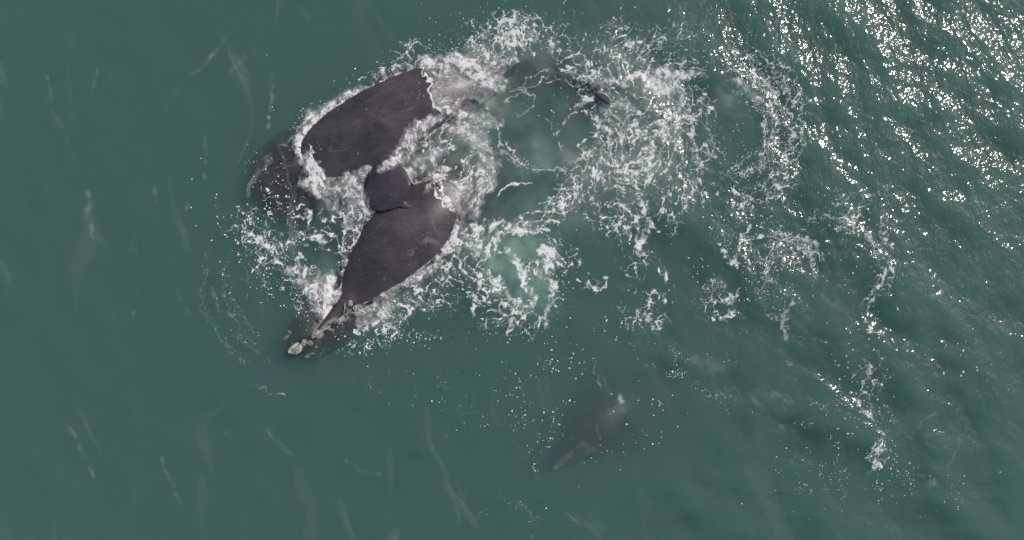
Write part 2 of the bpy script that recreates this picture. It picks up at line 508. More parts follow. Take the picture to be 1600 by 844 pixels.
def blowhole(whale, pts, rad):
    v, f = [], []
    loft(v, f, [np.array(P3(*p)) - np.array(whale.location) for p in pts], [rad * .5, rad, rad, rad * .4][:len(pts)], [rad * .5, rad, rad, rad * .4][:len(pts)], n=10, m=20)
    me = bpy.data.meshes.new('blowhole'); me.from_pydata([tuple(map(float, q)) for q in v], [], f); me.update()
    me.polygons.foreach_set('use_smooth', np.full(len(me.polygons), True))
    return link('blowhole', me, M_CAL, whale)

def fluke_pair(verts, faces, root, fwd, side, upv, half=2.1, chord=1.25):
    """two tail blades: swept, thin, concave trailing edge; fwd points to the tip of the tail"""
    root, fwd, side, upv = (np.array(v, float) for v in (root, fwd, side, upv))
    for s in (-1, 1):
        us = np.linspace(0, 1, 9)
        sp = [root + side * s * half * u + fwd * (0.05 + 0.62 * chord * u ** 1.6) for u in us]
        ch = [chord * 0.5 * (1 - u) ** 0.75 * (1 - .15 * u) + 0.03 for u in us]
        th = [0.14 * (1 - u) + 0.045 for u in us]
        loft(verts, faces, sp, ch, th, n=24, m=40, up=tuple(upv))

# --- upper whale: broad back awash, head under water to the left, tail bent round to the right
def whale_upper():
    v, f = [], []
    rows = [  # px, py, z, half width, half height
        (386, 304, -0.82, 0.62, 0.42), (402, 297, -0.90, 1.24, 0.72), (430, 284, -0.98, 1.60, 0.88), (468, 264, -1.05, 1.78, 0.97),
        (505, 240, -0.92, 1.62, 1.12), (545, 220, -0.80, 1.62, 1.22), (590, 196, -0.74, 1.62, 1.25), (632, 172, -0.76, 1.56, 1.22),
        (672, 150, -0.74, 1.44, 1.10), (716, 132, -0.90, 1.18, 0.94), (762, 119, -1.15, 0.92, 0.76), (808, 109, -1.08, 0.68, 0.60),
        (852, 106, -0.98, 0.52, 0.50), (892, 116, -1.00, 0.38, 0.40), (924, 129, -1.02, 0.27, 0.30), (942, 138, -1.02, 0.16, 0.14)]
    loft(v, f, [P3(*r[:3]) for r in rows], [r[3] for r in rows], [r[4] for r in rows], m=130, n=48)
    # raised paddle flipper, rooted in the flank, tip laid over the neighbour's back
    fl = [(580, 244, -0.62), (588, 260, -0.18), (597, 278, 0.14), (606, 296, 0.29), (612, 311, 0.36), (617, 322, 0.38)]
    loft(v, f, [P3(*p) for p in fl], [0.42, 0.62, 0.86, 0.94, 0.88, 0.56], [0.24, 0.22, 0.21, 0.18, 0.14, 0.08], n=32, m=50, power=2.15,
         up=(-0.24, -0.22, 1.0))
    loft(v, f, [P3(627, 317, .37), P3(640, 324, .40), P3(647, 324, .41)], [0.20, 0.10, 0.03], [0.06, 0.05, 0.03], n=16, m=14)
    # the other flipper hangs under water
    loft(v, f, [P3(520, 200, -1.2), P3(505, 178, -1.7), P3(495, 160, -2.2)], [0.45, 0.75, 0.25], [0.2, 0.14, 0.06], n=24, m=24)
    loft(v, f, [P3(379, 306, -.62), P3(384, 288, -.5), P3(398, 269, -.45), P3(414, 251, -.42), P3(430, 233, -.5)], [.10, .15, .17, .15, .10], [.10, .13, .14, .12, .1], n=16, m=40)
    # tail turned on edge so that one blade tip breaks the surface
    fwd = np.array((0.92, -0.38, 0.0)); fwd /= np.linalg.norm(fwd)
    side = np.array((0.20, -0.52, 0.72)); side -= fwd * side.dot(fwd); side /= np.linalg.norm(side)
    fluke_pair(v, f, P3(934, 122, -1.00), fwd, side, np.cross(fwd, side), half=1.72, chord=1.15)
    marks = [([(376, 308), (380, 294), (388, 280), (398, 268)], 9, 0.9), ([(398, 268), (412, 253), (424, 240)], 5, 0.38), ([(434, 228), (442, 225), (449, 227)], 3, 0.8), ([(448, 222), (451, 212)], 4.5, 0.9),
             ([(434, 228), (443, 256), (452, 288), (456, 312)], 1.9, .28), ([(422, 262), (445, 256), (470, 252)], 1.9, .26), ([(425, 268), (436, 276), (442, 270)], 1.8, .15),
             ([(447, 252), (460, 249), (468, 256)], 3, .12), ([(410, 250), (408, 262), (416, 268)], 3.5, .2),
             ([(594, 187), (604, 193), (612, 201)], 1.8, .09), ([(540, 205), (556, 196), (566, 192)], 1.4, .09), ([(640, 178), (652, 170)], 1.4, .25),
             ([(582, 240), (592, 232), (600, 236)], 1.3, .09), ([(515, 240), (540, 236)], 1.3, .09), ([(560, 170), (590, 152), (620, 140)], 1.6, .09)]
    o = whale_from('right_whale', v, f, P3(600, 190, -0.8), M_SKIN, marks)
    callosity('lip_callosity', o, 449.5, 217, -0.52, 0.12, 0.07, 75, 31, 0.10)
    callosity('chin_callosity', o, 381, 299, -0.52, 0.20, 0.09, 62, 32, 0.10)
    tag(o, 'dark whale with broad bare back, submerged head and one flipper raised over its neighbour', 'whale', 'right whales')
    return o

# --- lower whale: back up, narrow snout with pale callosities pointing to the lower left
def whale_lower():
    v, f = [], []
    rows = [(449, 556, -0.84, 0.30, 0.20), (456, 549, -0.82, 0.62, 0.36), (468, 537, -0.82, 0.82, 0.50), (486, 520, -0.88, 0.98, 0.66), (513, 497, -0.94, 1.06, 0.82),
            (545, 466, -0.92, 1.06, 0.94), (575, 430, -0.82, 1.26, 1.12), (610, 390, -0.74, 1.48, 1.26), (650, 350, -0.78, 1.56, 1.28),
            (692, 309, -1.00, 1.44, 1.16), (738, 268, -1.45, 1.15, 0.95), (786, 233, -1.85, 0.80, 0.70), (832, 206, -2.15, 0.46, 0.46),
            (866, 190, -2.30, 0.24, 0.24), (882, 184, -2.35, 0.14, 0.12)]
    loft(v, f, [P3(*r[:3]) for r in rows], [r[3] for r in rows], [r[4] for r in rows], m=120, n=48)
    # arched narrow snout between the lips
    ro = [(457, 553, -0.42, 0.14, 0.16), (466, 545, -0.42, 0.27, 0.36), (482, 531, -0.40, 0.22, 0.38), (500, 514, -0.36, 0.22, 0.42),
          (522, 494, -0.36, 0.30, 0.46), (548, 464, -0.48, 0.46, 0.60), (575, 432, -0.7, 0.5, 0.7)]
    loft(v, f, [P3(*r[:3]) for r in ro], [r[3] for r in ro], [r[4] for r in ro], m=50, n=28)
    for dx, dy in ((-1, -1), (1, 1)):      # flippers held low at both sides
        loft(v, f, [P3(590 + 40 * dx, 410 + 34 * dy, -1.3), P3(590 + 66 * dx, 410 + 60 * dy, -1.9), P3(590 + 80 * dx, 410 + 84 * dy, -2.3)],
             [0.42, 0.66, 0.2], [0.2, 0.13, 0.06], n=24, m=24)
    fwd = np.array((0.85, 0.35, -0.1)); fwd /= np.linalg.norm(fwd)
    side = np.array((-0.38, 0.92, 0.0)); side -= fwd * side.dot(fwd); side /= np.linalg.norm(side)
    fluke_pair(v, f, P3(872, 188, -2.33), fwd, side, np.cross(fwd, side), half=1.9, chord=1.1)
    marks = [([(497, 526), (510, 515), (522, 505)], 3.6, .5), ([(514, 509), (524, 502), (534, 494)], 6, .5),
             ([(541, 492), (548, 488), (555, 490)], 2.2, .7), ([(538, 488), (540, 480), (540, 474)], 2.0, .6),
             ([(664, 384), (674, 377), (684, 381)], 5, .2), ([(640, 398), (655, 392)], 3, .18), ([(600, 380), (612, 372)], 1.6, .15), ([(570, 372), (590, 358), (610, 350)], 2.2, .09)]
    o = whale_from('right_whale', v, f, P3(600, 400, -0.8), M_SKIN, marks)
    tag(o, 'dark whale lying back up with pale callosities along its narrow snout', 'whale', 'right whales')
    blowhole(o, [(538, 489, .13), (540, 483, .15), (540, 477, .17), (541, 473, .18)], .022)
    blowhole(o, [(541, 492, .10), (546, 489, .12), (552, 488.5, .10), (556, 490, .06)], .022)
    callosity('bonnet', o, 463.5, 545, -0.02, 0.30, 0.185, 40, 1, 0.085)
    callosity('callosity', o, 475, 535, -0.02, 0.15, 0.11, 40, 2, 0.06)
    callosity('callosity', o, 485, 536, -0.04, 0.12, 0.10, 40, 3, 0.05)
    callosity('callosity', o, 493, 522, 0.03, 0.20, 0.115, 45, 4, 0.06)
    callosity('callosity', o, 501, 525, 0.02, 0.13, 0.07, 30, 5, 0.04)
    callosity('callosity', o, 548.5, 474, 0.155, 0.12, 0.11, 10, 6, 0.05)
    callosity('callosity', o, 556.5, 481.5, 0.10, 0.10, 0.09, 10, 7, 0.05)
    callosity('lip_callosity', o, 442, 529, -0.42, 0.17, 0.09, 55, 8, 0.08)
    callosity('lip_callosity', o, 448, 521, -0.36, 0.09, 0.08, 40, 9, 0.07)
    callosity('lip_callosity', o, 475.5, 559, -0.40, 0.12, 0.08, 20, 10, 0.07)
    callosity('lip_callosity', o, 483.5, 554.5, -0.40, 0.09, 0.07, 20, 11, 0.06)
    return o

# --- deep whale: dim outline below the surface, snout to the lower left, body sloping down to the right
def whale_deep():
    v, f = [], []
    rows = [(868, 741, -0.90, 0.11, 0.14), (876, 733, -1.00, 0.30, 0.30), (892, 716, -1.20, 0.59, 0.55), (915, 694, -1.40, 0.98, 0.80),
            (942, 674, -1.63, 1.31, 1.02), (975, 664, -2.03, 1.50, 1.16), (1015, 662, -2.58, 1.55, 1.2), (1060, 666, -3.23, 1.39, 1.1),
            (1110, 672, -3.98, 1.05, .85), (1160, 676, -4.68, 0.68, .58), (1205, 676, -5.18, 0.36, .34), (1230, 676, -5.38, 0.21, .16)]
    loft(v, f, [P3(*r[:3]) for r in rows], [r[3] for r in rows], [r[4] for r in rows], m=110, n=44)
    # near flipper held out to the side
    loft(v, f, [P3(958, 662, -1.45), P3(951, 632, -1.20), P3(944, 602, -1.20), P3(936, 574, -1.35)], [0.46, 0.36, 0.28, 0.12], [0.24, .17, .12, .06], n=24, m=30)
    loft(v, f, [P3(960, 695, -1.98), P3(968, 722, -2.68), P3(975, 740, -3.18)], [0.42, 0.6, 0.2], [0.2, .14, .06], n=24, m=20)
    fwd = np.array((0.95, 0.0, -0.3)); fwd /= np.linalg.norm(fwd)
    side = np.array((0.0, 1.0, 0.0))
    fluke_pair(v, f, P3(1218, 676, -5.28), fwd, side, np.cross(fwd, side), half=1.8, chord=1.1)
    marks = [([(868, 740), (874, 735), (884, 727)], 4, .35), ([(884, 726), (896, 714)], 5, .35), ([(892, 694), (898, 688)], 4, .25), ([(938, 672), (942, 690)], 5, .22),
             ([(905, 706), (914, 700), (930, 712)], 7, .28), ([(918, 718), (935, 712)], 5, .3), ([(948, 640), (958, 648)], 2.0, .2)]
    o = whale_from('right_whale', v, f, P3(950, 670, -1.38), M_SKIN_B, marks)
    tag(o, 'dim mottled whale swimming wholly under water beneath scattered foam specks', 'whale', 'right whales')
    callosity('bonnet', o, 871, 738, -0.76, 0.15, 0.10, 45, 21, 0.07)
    callosity('callosity', o, 887, 724, -0.80, 0.13, 0.09, 45, 22, 0.06)
    return o

wh1 = whale_upper(); wh2 = whale_lower(); wh3 = whale_deep()

# ------------------------------------------------------------------ foam field on a 2.2 cm grid
DX = 0.0225
gx = np.arange(-18.9, 18.9, DX, dtype=np.float32); gy = np.arange(-10.2, 10.2, DX, dtype=np.float32)
GX, GY = np.meshgrid(gx, gy)
PX = 800 + GX * PPM; PY = 422 - GY * PPM
GZ = sea_height(GX, GY).astype(np.float32)

# top of the whales on the same grid (for waterlines and for water washing over their backs)
TOP = np.full(GX.shape, -9.0, np.float32)
for c in WHALE_PTS:
    i = np.round((c[:, 0] - gx[0]) / DX).astype(int); j = np.round((c[:, 1] - gy[0]) / DX).astype(int)
    ok = (i > 2) & (i < len(gx) - 3) & (j > 2) & (j < len(gy) - 3)
    i, j, z = i[ok], j[ok], c[ok, 2]
    for di in range(-1, 2):
        for dj in range(-1, 2):
            np.maximum.at(TOP, (j + dj, i + di), z)
EXP = (TOP > GZ + 0.005).astype(np.float32)
EB = blur(EXP, 1.6)

T1 = fft_noise(41, 1024, 24.0, 0.08, 0.9, 0.5)
T2 = fft_noise(42, 1024, 24.0, 0.09, 1.0, 0.65)
T3 = fft_noise(43, 1024, 24.0, 0.25, 3.0, 0.8)
T4 = fft_noise(44, 1024, 16.0, 0.05, 0.40, 0.3)
T5 = fft_noise(45, 1024, 24.0, 0.06, 0.8, 0.9)

# eddies: the noise is carried round by them, so it draws out into filaments
VX = [(1030, 132, 50, 2.2), (868, 212, 85, 0.7), (1150, 205, 95, -0.8), (1215, 425, 60, 1.2), (715, 250, 55, 2.2), (812, 420, 75, 1.4), (492, 280, 34, 2.6),
      (708, 306, 36, -2.8), (945, 250, 40, -0.9), (1010, 240, 45, 1.0), (880, 335, 40, -0.9), (470, 430, 50, 1.0), (780, 60, 40, 1.0), (1000, 70, 40, -.8),
      (600, 490, 40, 1.0), (1040, 300, 40, 1.0), (760, 350, 40, -1.0), (1370, 400, 50, 1.2), (1335, 650, 60, 1.0), (950, 330, 45, 1.0), (850, 460, 40, -1.0)]
rg = np.random.default_rng(5)
for k in range(260):
    VX.append((rg.uniform(330, 1280), rg.uniform(0, 560), rg.uniform(7, 26), rg.choice([-1, 1]) * rg.uniform(0.4, 1.4)))
AX, AY = PX.copy(), PY.copy()
def win(cx, cy, r):
    i0 = int(np.clip((( (cx - r) - 800) / PPM - gx[0]) / DX, 0, len(gx))); i1 = int(np.clip((((cx + r) - 800) / PPM - gx[0]) / DX, 0, len(gx)))
    j0 = int(np.clip(((422 - (cy + r)) / PPM - gy[0]) / DX, 0, len(gy))); j1 = int(np.clip(((422 - (cy - r)) / PPM - gy[0]) / DX, 0, len(gy)))
    return (slice(j0, j1), slice(i0, i1))
for cx, cy, R, s in VX:
    w = win(cx, cy, R * 3.2 + 40)
    dx, dy = AX[w] - cx, AY[w] - cy
    an = s * np.exp(-(dx * dx + dy * dy) / (R * R))
    c_, s_ = np.cos(an), np.sin(an)
    AX[w], AY[w] = cx + dx * c_ - dy * s_, cy + dx * s_ + dy * c_
ax_, ay_ = AX / PPM, AY / PPM

# ragged coordinates for hand-placed strands
T_wf = fft_noise(46, 1024, 24.0, 0.05, 0.5, 0.7)
wobx = (3.0 * samp(T3, GX, GY) + 1.6 * samp(T5, GX + 7, GY) + 1.5 * samp(T_wf, GX, GY)); woby = (3.0 * samp(T3, GX + 11, GY) + 1.6 * samp(T5, GX, GY + 5) + 1.5 * samp(T_wf, GX + 3, GY + 8))
RX, RY = PX + wobx, PY + woby

def blobs(lst, p=1.0, X=PX, Y=PY):
    d = np.zeros(PX.shape, np.float32)
    for cx, cy, rx, ry, an, am in lst:
        w = win(cx, cy, max(rx, ry) * (2.4 if p == 1 else 1.8))
        e = am * ell(X[w], Y[w], cx, cy, rx, ry, an, p)
        d[w] = np.maximum(d[w], e) if am > 0 else d[w] + e
    return d

def strokes(lst, X=RX, Y=RY, soft=0.35):
    d = np.zeros(PX.shape, np.float32)
    for pts, wd, am in lst:
        xs = [p[0] for p in pts]; ys = [p[1] for p in pts]
        cx, cy = (min(xs) + max(xs)) / 2, (min(ys) + max(ys)) / 2
        w = win(cx, cy, max(max(xs) - min(xs), max(ys) - min(ys)) / 2 + 3 * wd + 26)
        q, t = seg_dist(X[w], Y[w], pts)
        ww = wd * (0.55 + 0.45 * np.sin(np.clip(t, 0.02, 0.98) * math.pi))
        e = am * sstep(ww * (1 + soft), ww * (1 - soft), q)
        d[w] = np.maximum(d[w], e)
    return d

# 1. lace density
LACE = [(1090, 150, 60, 60, 0, .36), (1120, 280, 60, 40, 0, .38), (1060, 290, 60, 60, 0, .46), (960, 340, 60, 40, 20, .42), (900, 400, 60, 40, 0, .34), (940, 120, 50, 40, 0, .48), (900, 80, 40, 40, 0, .36), (1215, 260, 40, 60, 0, .32), (1010, 500, 40, 30, 0, .30), (1100, 470, 60, 40, 0, .26), (690, 470, 60, 40, -20, .42), (1330, 330, 60, 30, 20, .28), (640, 520, 60, 20, 0, .30), (800, 60, 85, 42, -18, .66), (770, 95, 60, 30, -20, .62), (865, 50, 30, 42, 10, .45), (620, 105, 75, 22, -28, .44), (655, 75, 30, 18, 0, .35),
        (985, 75, 75, 45, 0, .50), (1030, 110, 70, 50, 0, .55), (985, 200, 75, 60, 0, .66), (1000, 255, 85, 55, 0, .72), (935, 275, 60, 40, 0, .66),
        (1050, 200, 40, 90, 0, .55), (880, 315, 60, 32, -20, .62), (820, 352, 75, 26, -12, .64), (745, 380, 50, 40, 0, .62), (760, 450, 60, 45, 30, .55),
        (825, 440, 55, 50, 0, .62), (860, 400, 40, 45, 0, .5), (985, 320, 60, 50, 40, .5), (1040, 330, 45, 35, 30, .42), (470, 430, 60, 40, 30, .52), (430, 400, 60, 60, 30, .36),
        (400, 350, 55, 45, 20, .36), (550, 380, 26, 50, 15, .5), (560, 330, 45, 26, 0, .55), (500, 370, 38, 28, 0, .48), (520, 335, 40, 20, 0, .44), (430, 310, 40, 34, 0, .30),
        (600, 500, 55, 22, -20, .50), (650, 470, 55, 30, -35, .5), (700, 430, 40, 30, -30, .45), (560, 540, 70, 14, -5, .30), (720, 270, 50, 60, 0, .6), (690, 220, 50, 30, 0, .6),
        (740, 190, 40, 24, 0, .5), (1190, 150, 40, 60, -30, .42), (1180, 220, 30, 70, 10, .36), (1110, 235, 30, 50, 0, .34), (1165, 300, 60, 34, 0, .34), (1225, 400, 50, 40, 0, .38),
        (1140, 380, 40, 40, 0, .33), (1375, 400, 22, 90, 8, .36), (1360, 590, 30, 60, 0, .30), (1375, 705, 30, 26, 0, .35), (960, 170, 45, 40, 0, .55), (900, 190, 28, 24, 0, .34),
        (800, 500, 70, 26, 0, .36), (1000, 420, 36, 60, 0, .30), (1020, 470, 26, 36, 0, .34), (930, 440, 30, 20, 0, .30), (1240, 200, 24, 110, 0, .28),  (1300, 340, 60, 24, 15, .3)]
HOLE = [(868, 208, 66, 52, -15, .85), (815, 308, 52, 26, -10, .9), (812, 392, 33, 22, 0, 1.0), (1150, 205, 46, 72, 0, .8), (830, 120, 70, 20, 8, .75), (790, 190, 45, 30, 0, .6),
        (785, 250, 30, 60, 0, .4), (792, 426, 32, 17, 35, .9), (838, 440, 14, 28, -15, .9), (812, 462, 12, 9, 0, .7), (745, 225, 14, 20, 0, .5), (930, 370, 60, 26, 20, .5), (1100, 330, 30, 20, 0, .5), (455, 300, 40, 30, 0, .35), (500, 400, 30, 24, 0, .3)]
dens = blobs(LACE)
for h in HOLE: 
    w = win(h[0], h[1], max(h[2], h[3]) * 1.9)
    dens[w] *= 1 - h[5] * ell(RX[w], RY[w], *h[:5], p=2.0)
dens = np.clip(dens * 1.0 + 0.05 * samp(T3, GX + 3, GY) * (dens > .05), 0, 1)

n1 = samp(T1, GX * .6 + ax_ * .4, -GY * .6 + ay_ * .4); n2 = samp(T2, ax_ + 5, ay_ + 3); n3 = samp(T3, ax_, ay_ + 9); n4 = samp(T4, GX, GY); n5 = samp(T5, ax_, ay_)
thr = 2.9 - 3.1 * dens
patch = sstep(0.0, 0.18, n1 + 0.22 * n4 - thr)
def voronoi_edge(x, y, cell, seed):
    """F2 - F1 in cell units: small along the walls of irregular cells"""
    r = np.random.default_rng(seed); n = 128
    jx = r.random((n, n)).astype(np.float32); jy = r.random((n, n)).astype(np.float32)
    u, v = (x / cell).astype(np.float32), (y / cell).astype(np.float32)
    i, j = np.floor(u).astype(np.int32), np.floor(v).astype(np.int32)
    f1 = np.full(u.shape, 9.0, np.float32); f2 = f1.copy()
    for a in (-1, 0, 1):
        for b in (-1, 0, 1):
            ii, jj = (i + a) % n, (j + b) % n
            d = np.hypot(i + a + jx[jj, ii] - u, j + b + jy[jj, ii] - v)
            f2 = np.minimum(f2, np.maximum(f1, d)); f1 = np.minimum(f1, d)
    return f2 - f1
bx_, by_ = GX * .5 + ax_ * .5, -GY * .5 + ay_ * .5
wx_, wy_ = bx_ + (0.035 * n5 + .015 * samp(T4, ax_, ay_)), by_ + (0.035 * n1 + .015 * n4)
v1 = voronoi_edge(wx_, wy_, 0.42, 81); v2 = voronoi_edge(wx_ + 3, wy_, 0.15, 82)
wv = np.clip((0.012 + 0.19 * dens) * (0.75 + 0.35 * n3 + 0.25 * n1), 0, .6)
web = np.maximum(sstep(wv, wv * .66, v1) * 0.76, sstep(wv * 1.1, wv * .75, v2) * sstep(-.1, .9, n3 + 3.5 * (dens - .55)) * 0.7) * sstep(0.13, 0.30, dens + 0.05 * n3) * sstep(-1.4, -.2, n1 + 2.4 * (dens - .2))
wl = 0.05 + 0.34 * dens
lines = sstep(wl, wl * 0.45, np.abs(n2 + 0.12 * n4)) * sstep(-0.5, 0.5, n3 + 3.2 * (dens - 0.42)) * sstep(0.10, 0.30, dens)
lines2 = sstep(wl * .7, wl * 0.3, np.abs(n5 + 0.3)) * sstep(0.0, 0.7, n1 + 2.4 * (dens - 0.45)) * sstep(0.12, 0.35, dens)
lace = np.maximum.reduce([0.68 * patch, 0.38 * lines, 0.30 * lines2, 1.0 * web]) * (.85 + .2 * n4)
lace = np.maximum(lace, 0.10 * sstep(.3, .7, dens) * (1 + .6 * n5)) * sstep(0.03, 0.16, dens)

# 2. dense churned foam and water thrown over the backs
DENSE = [([(600, 132), (572, 146), (548, 158), (520, 174)], 7, .62), ([(548, 150), (522, 168), (498, 186), (480, 206)], 13, .75), ([(500, 186), (480, 206), (468, 222), (472, 242)], 12, .85),
         ([(470, 225), (476, 245), (486, 258)], 11, .9), ([(508, 304), (520, 316), (530, 330)], 7, .5),
         ([(554, 288), (560, 308), (572, 336)], 12, .66), ([(540, 290), (550, 310), (550, 335), (546, 350)], 8, .5),
         ([(700, 95), (735, 105), (765, 118), (780, 132)], 19, .8), ([(735, 85), (765, 95), (800, 90)], 16, .45), ([(700, 185), (730, 188), (765, 192), (785, 198)], 9, .5),
         ([(690, 205), (720, 205), (748, 222), (764, 250), (768, 280)], 15, .62), ([(640, 262), (670, 250), (690, 240)], 16, .55), ([(745, 262), (756, 285), (748, 300)], 12, .7),
         ([(700, 285), (725, 295), (738, 315), (742, 335)], 16, .5), ([(660, 290), (676, 276), (700, 268)], 10, .55),
         ([(522, 436), (514, 462), (507, 488)], 13, .82), ([(498, 440), (500, 470), (504, 494)], 15, .55), ([(468, 425), (480, 445), (492, 462)], 8, .55), ([(452, 418), (466, 424)], 8, .55),
         ([(556, 492), (582, 482), (604, 466), (620, 446)], 11, .62), ([(618, 446), (650, 434), (690, 408)], 8, .55), ([(560, 505), (590, 495), (615, 478)], 12, .45),
         ([(690, 400), (706, 378), (716, 352)], 8, .75), ([(662, 402), (690, 392), (712, 388)], 6, .8), ([(722, 350), (730, 380), (745, 395)], 9, .45),
         ([(1006, 140), (1022, 122), (1042, 118), (1062, 122), (1078, 118)], 9, .72), ([(1000, 122), (1016, 134), (1038, 142), (1056, 138)], 12, .78), ([(1030, 118), (1045, 132), (1050, 148)], 9, .6),
         ([(1078, 117), (1092, 116), (1104, 117)], 2.2, .6), ([(1060, 130), (1072, 150), (1068, 175)], 3, .6), ([(1148, 126), (1172, 143), (1196, 165)], 7, .55), ([(1160, 148), (1150, 158)], 12, .14),
         ([(938, 132), (952, 131), (968, 128), (985, 120)], 6, .68), ([(940, 142), (943, 160), (950, 178)], 4, .62), ([(947, 148), (946, 166), (944, 172)], 3.5, .55), ([(955, 172), (975, 168), (995, 175)], 5, .5)]
dense = strokes(DENSE, soft=0.75)
curl = samp(T5, GX * 1.6 + 0.10 * n1, GY * 1.6 + 0.10 * n2)
ridge = np.exp(-(n2 / 0.22) ** 2); ridge2 = np.exp(-((n5 - .2) / 0.20) ** 2)
def churn(d):
    fb = 0.55 * curl + 0.30 * n1 + 0.30 * n4
    return np.clip(d * (0.62 + 0.30 * fb + 0.30 * ridge + 0.22 * ridge2) + np.clip(d - .7, 0, 1) * .5, 0, .95) * sstep(0.02, 0.2, d + 0.10 * fb)
dense_a = churn(dense)
WASH = [([(663, 104), (667, 124), (675, 145), (680, 164), (692, 180)], 2.2, .95), ([(692, 100), (700, 130), (712, 155), (730, 175)], 22, .26), ([(720, 110), (740, 135), (760, 160)], 22, .34), ([(684, 120), (700, 128), (722, 124), (740, 132)], 5, .5), ([(690, 150), (706, 160), (726, 158)], 4, .5), ([(678, 108), (696, 114), (712, 108)], 6, .55), ([(681, 284), (684, 300), (694, 318), (712, 334)], 1.8, .9), ([(483, 226), (488, 240), (497, 256), (508, 278), (512, 281)], 2.0, .9), ([(486, 252), (496, 268), (506, 282)], 10, .9), ([(480, 244), (488, 262), (486, 284), (498, 302)], 14, .8), ([(505, 292), (535, 292), (558, 284), (572, 272)], 12, .62),
        ([(664, 100), (680, 96), (700, 96)], 12, .8), ([(672, 112), (684, 135), (690, 158), (700, 172)], 9, .5), ([(690, 120), (705, 150), (720, 165)], 20, .2), ([(684, 168), (702, 172), (725, 184)], 9, .72),
        ([(700, 110), (730, 130), (760, 140)], 24, .4),
        ([(658, 200), (646, 216), (632, 236), (612, 256), (600, 264)], 11, .66), ([(690, 184), (672, 196), (656, 212)], 9, .62), ([(690, 284), (694, 305), (712, 330)], 5, .78), ([(700, 290), (712, 310), (722, 330)], 14, .42),
        ([(556, 284), (562, 310), (574, 334)], 9, .6), ([(664, 300), (676, 288), (692, 280)], 4, .6)]
wash = strokes(WASH, soft=0.6)
wash_a = churn(wash)

# 3. hand-placed strands (positions read off the sea surface)
def arc(cx, cy, rx, ry, a0, a1, n=12):
    return [(cx + rx * math.cos(math.radians(a)), cy + ry * math.sin(math.radians(a))) for a in np.linspace(a0, a1, n)]
ARCS = [arc(1140, 190, 100, 120, -75, 60), arc(1135, 185, 84, 105, -100, 50), arc(1145, 195, 66, 84, -110, 70), arc(1150, 210, 48, 62, -60, 110), arc(1140, 200, 116, 135, -60, 40), arc(1120, 215, 40, 62, 110, 220), arc(1130, 170, 70, 70, 170, 260),
        arc(868, 210, 76, 62, 60, 170), arc(872, 208, 66, 52, -40, 70), arc(1215, 430, 80, 66, -150, -20), arc(1215, 425, 60, 50, -120, 30), arc(1290, 450, 100, 110, -110, -40), arc(1310, 440, 76, 84, -110, 20)]
ARC_L = [arc(520, 440, 205, 170, 130, 200), arc(525, 440, 175, 140, 125, 205), arc(530, 440, 190, 150, 120, 150), arc(520, 440, 160, 120, 130, 175)]
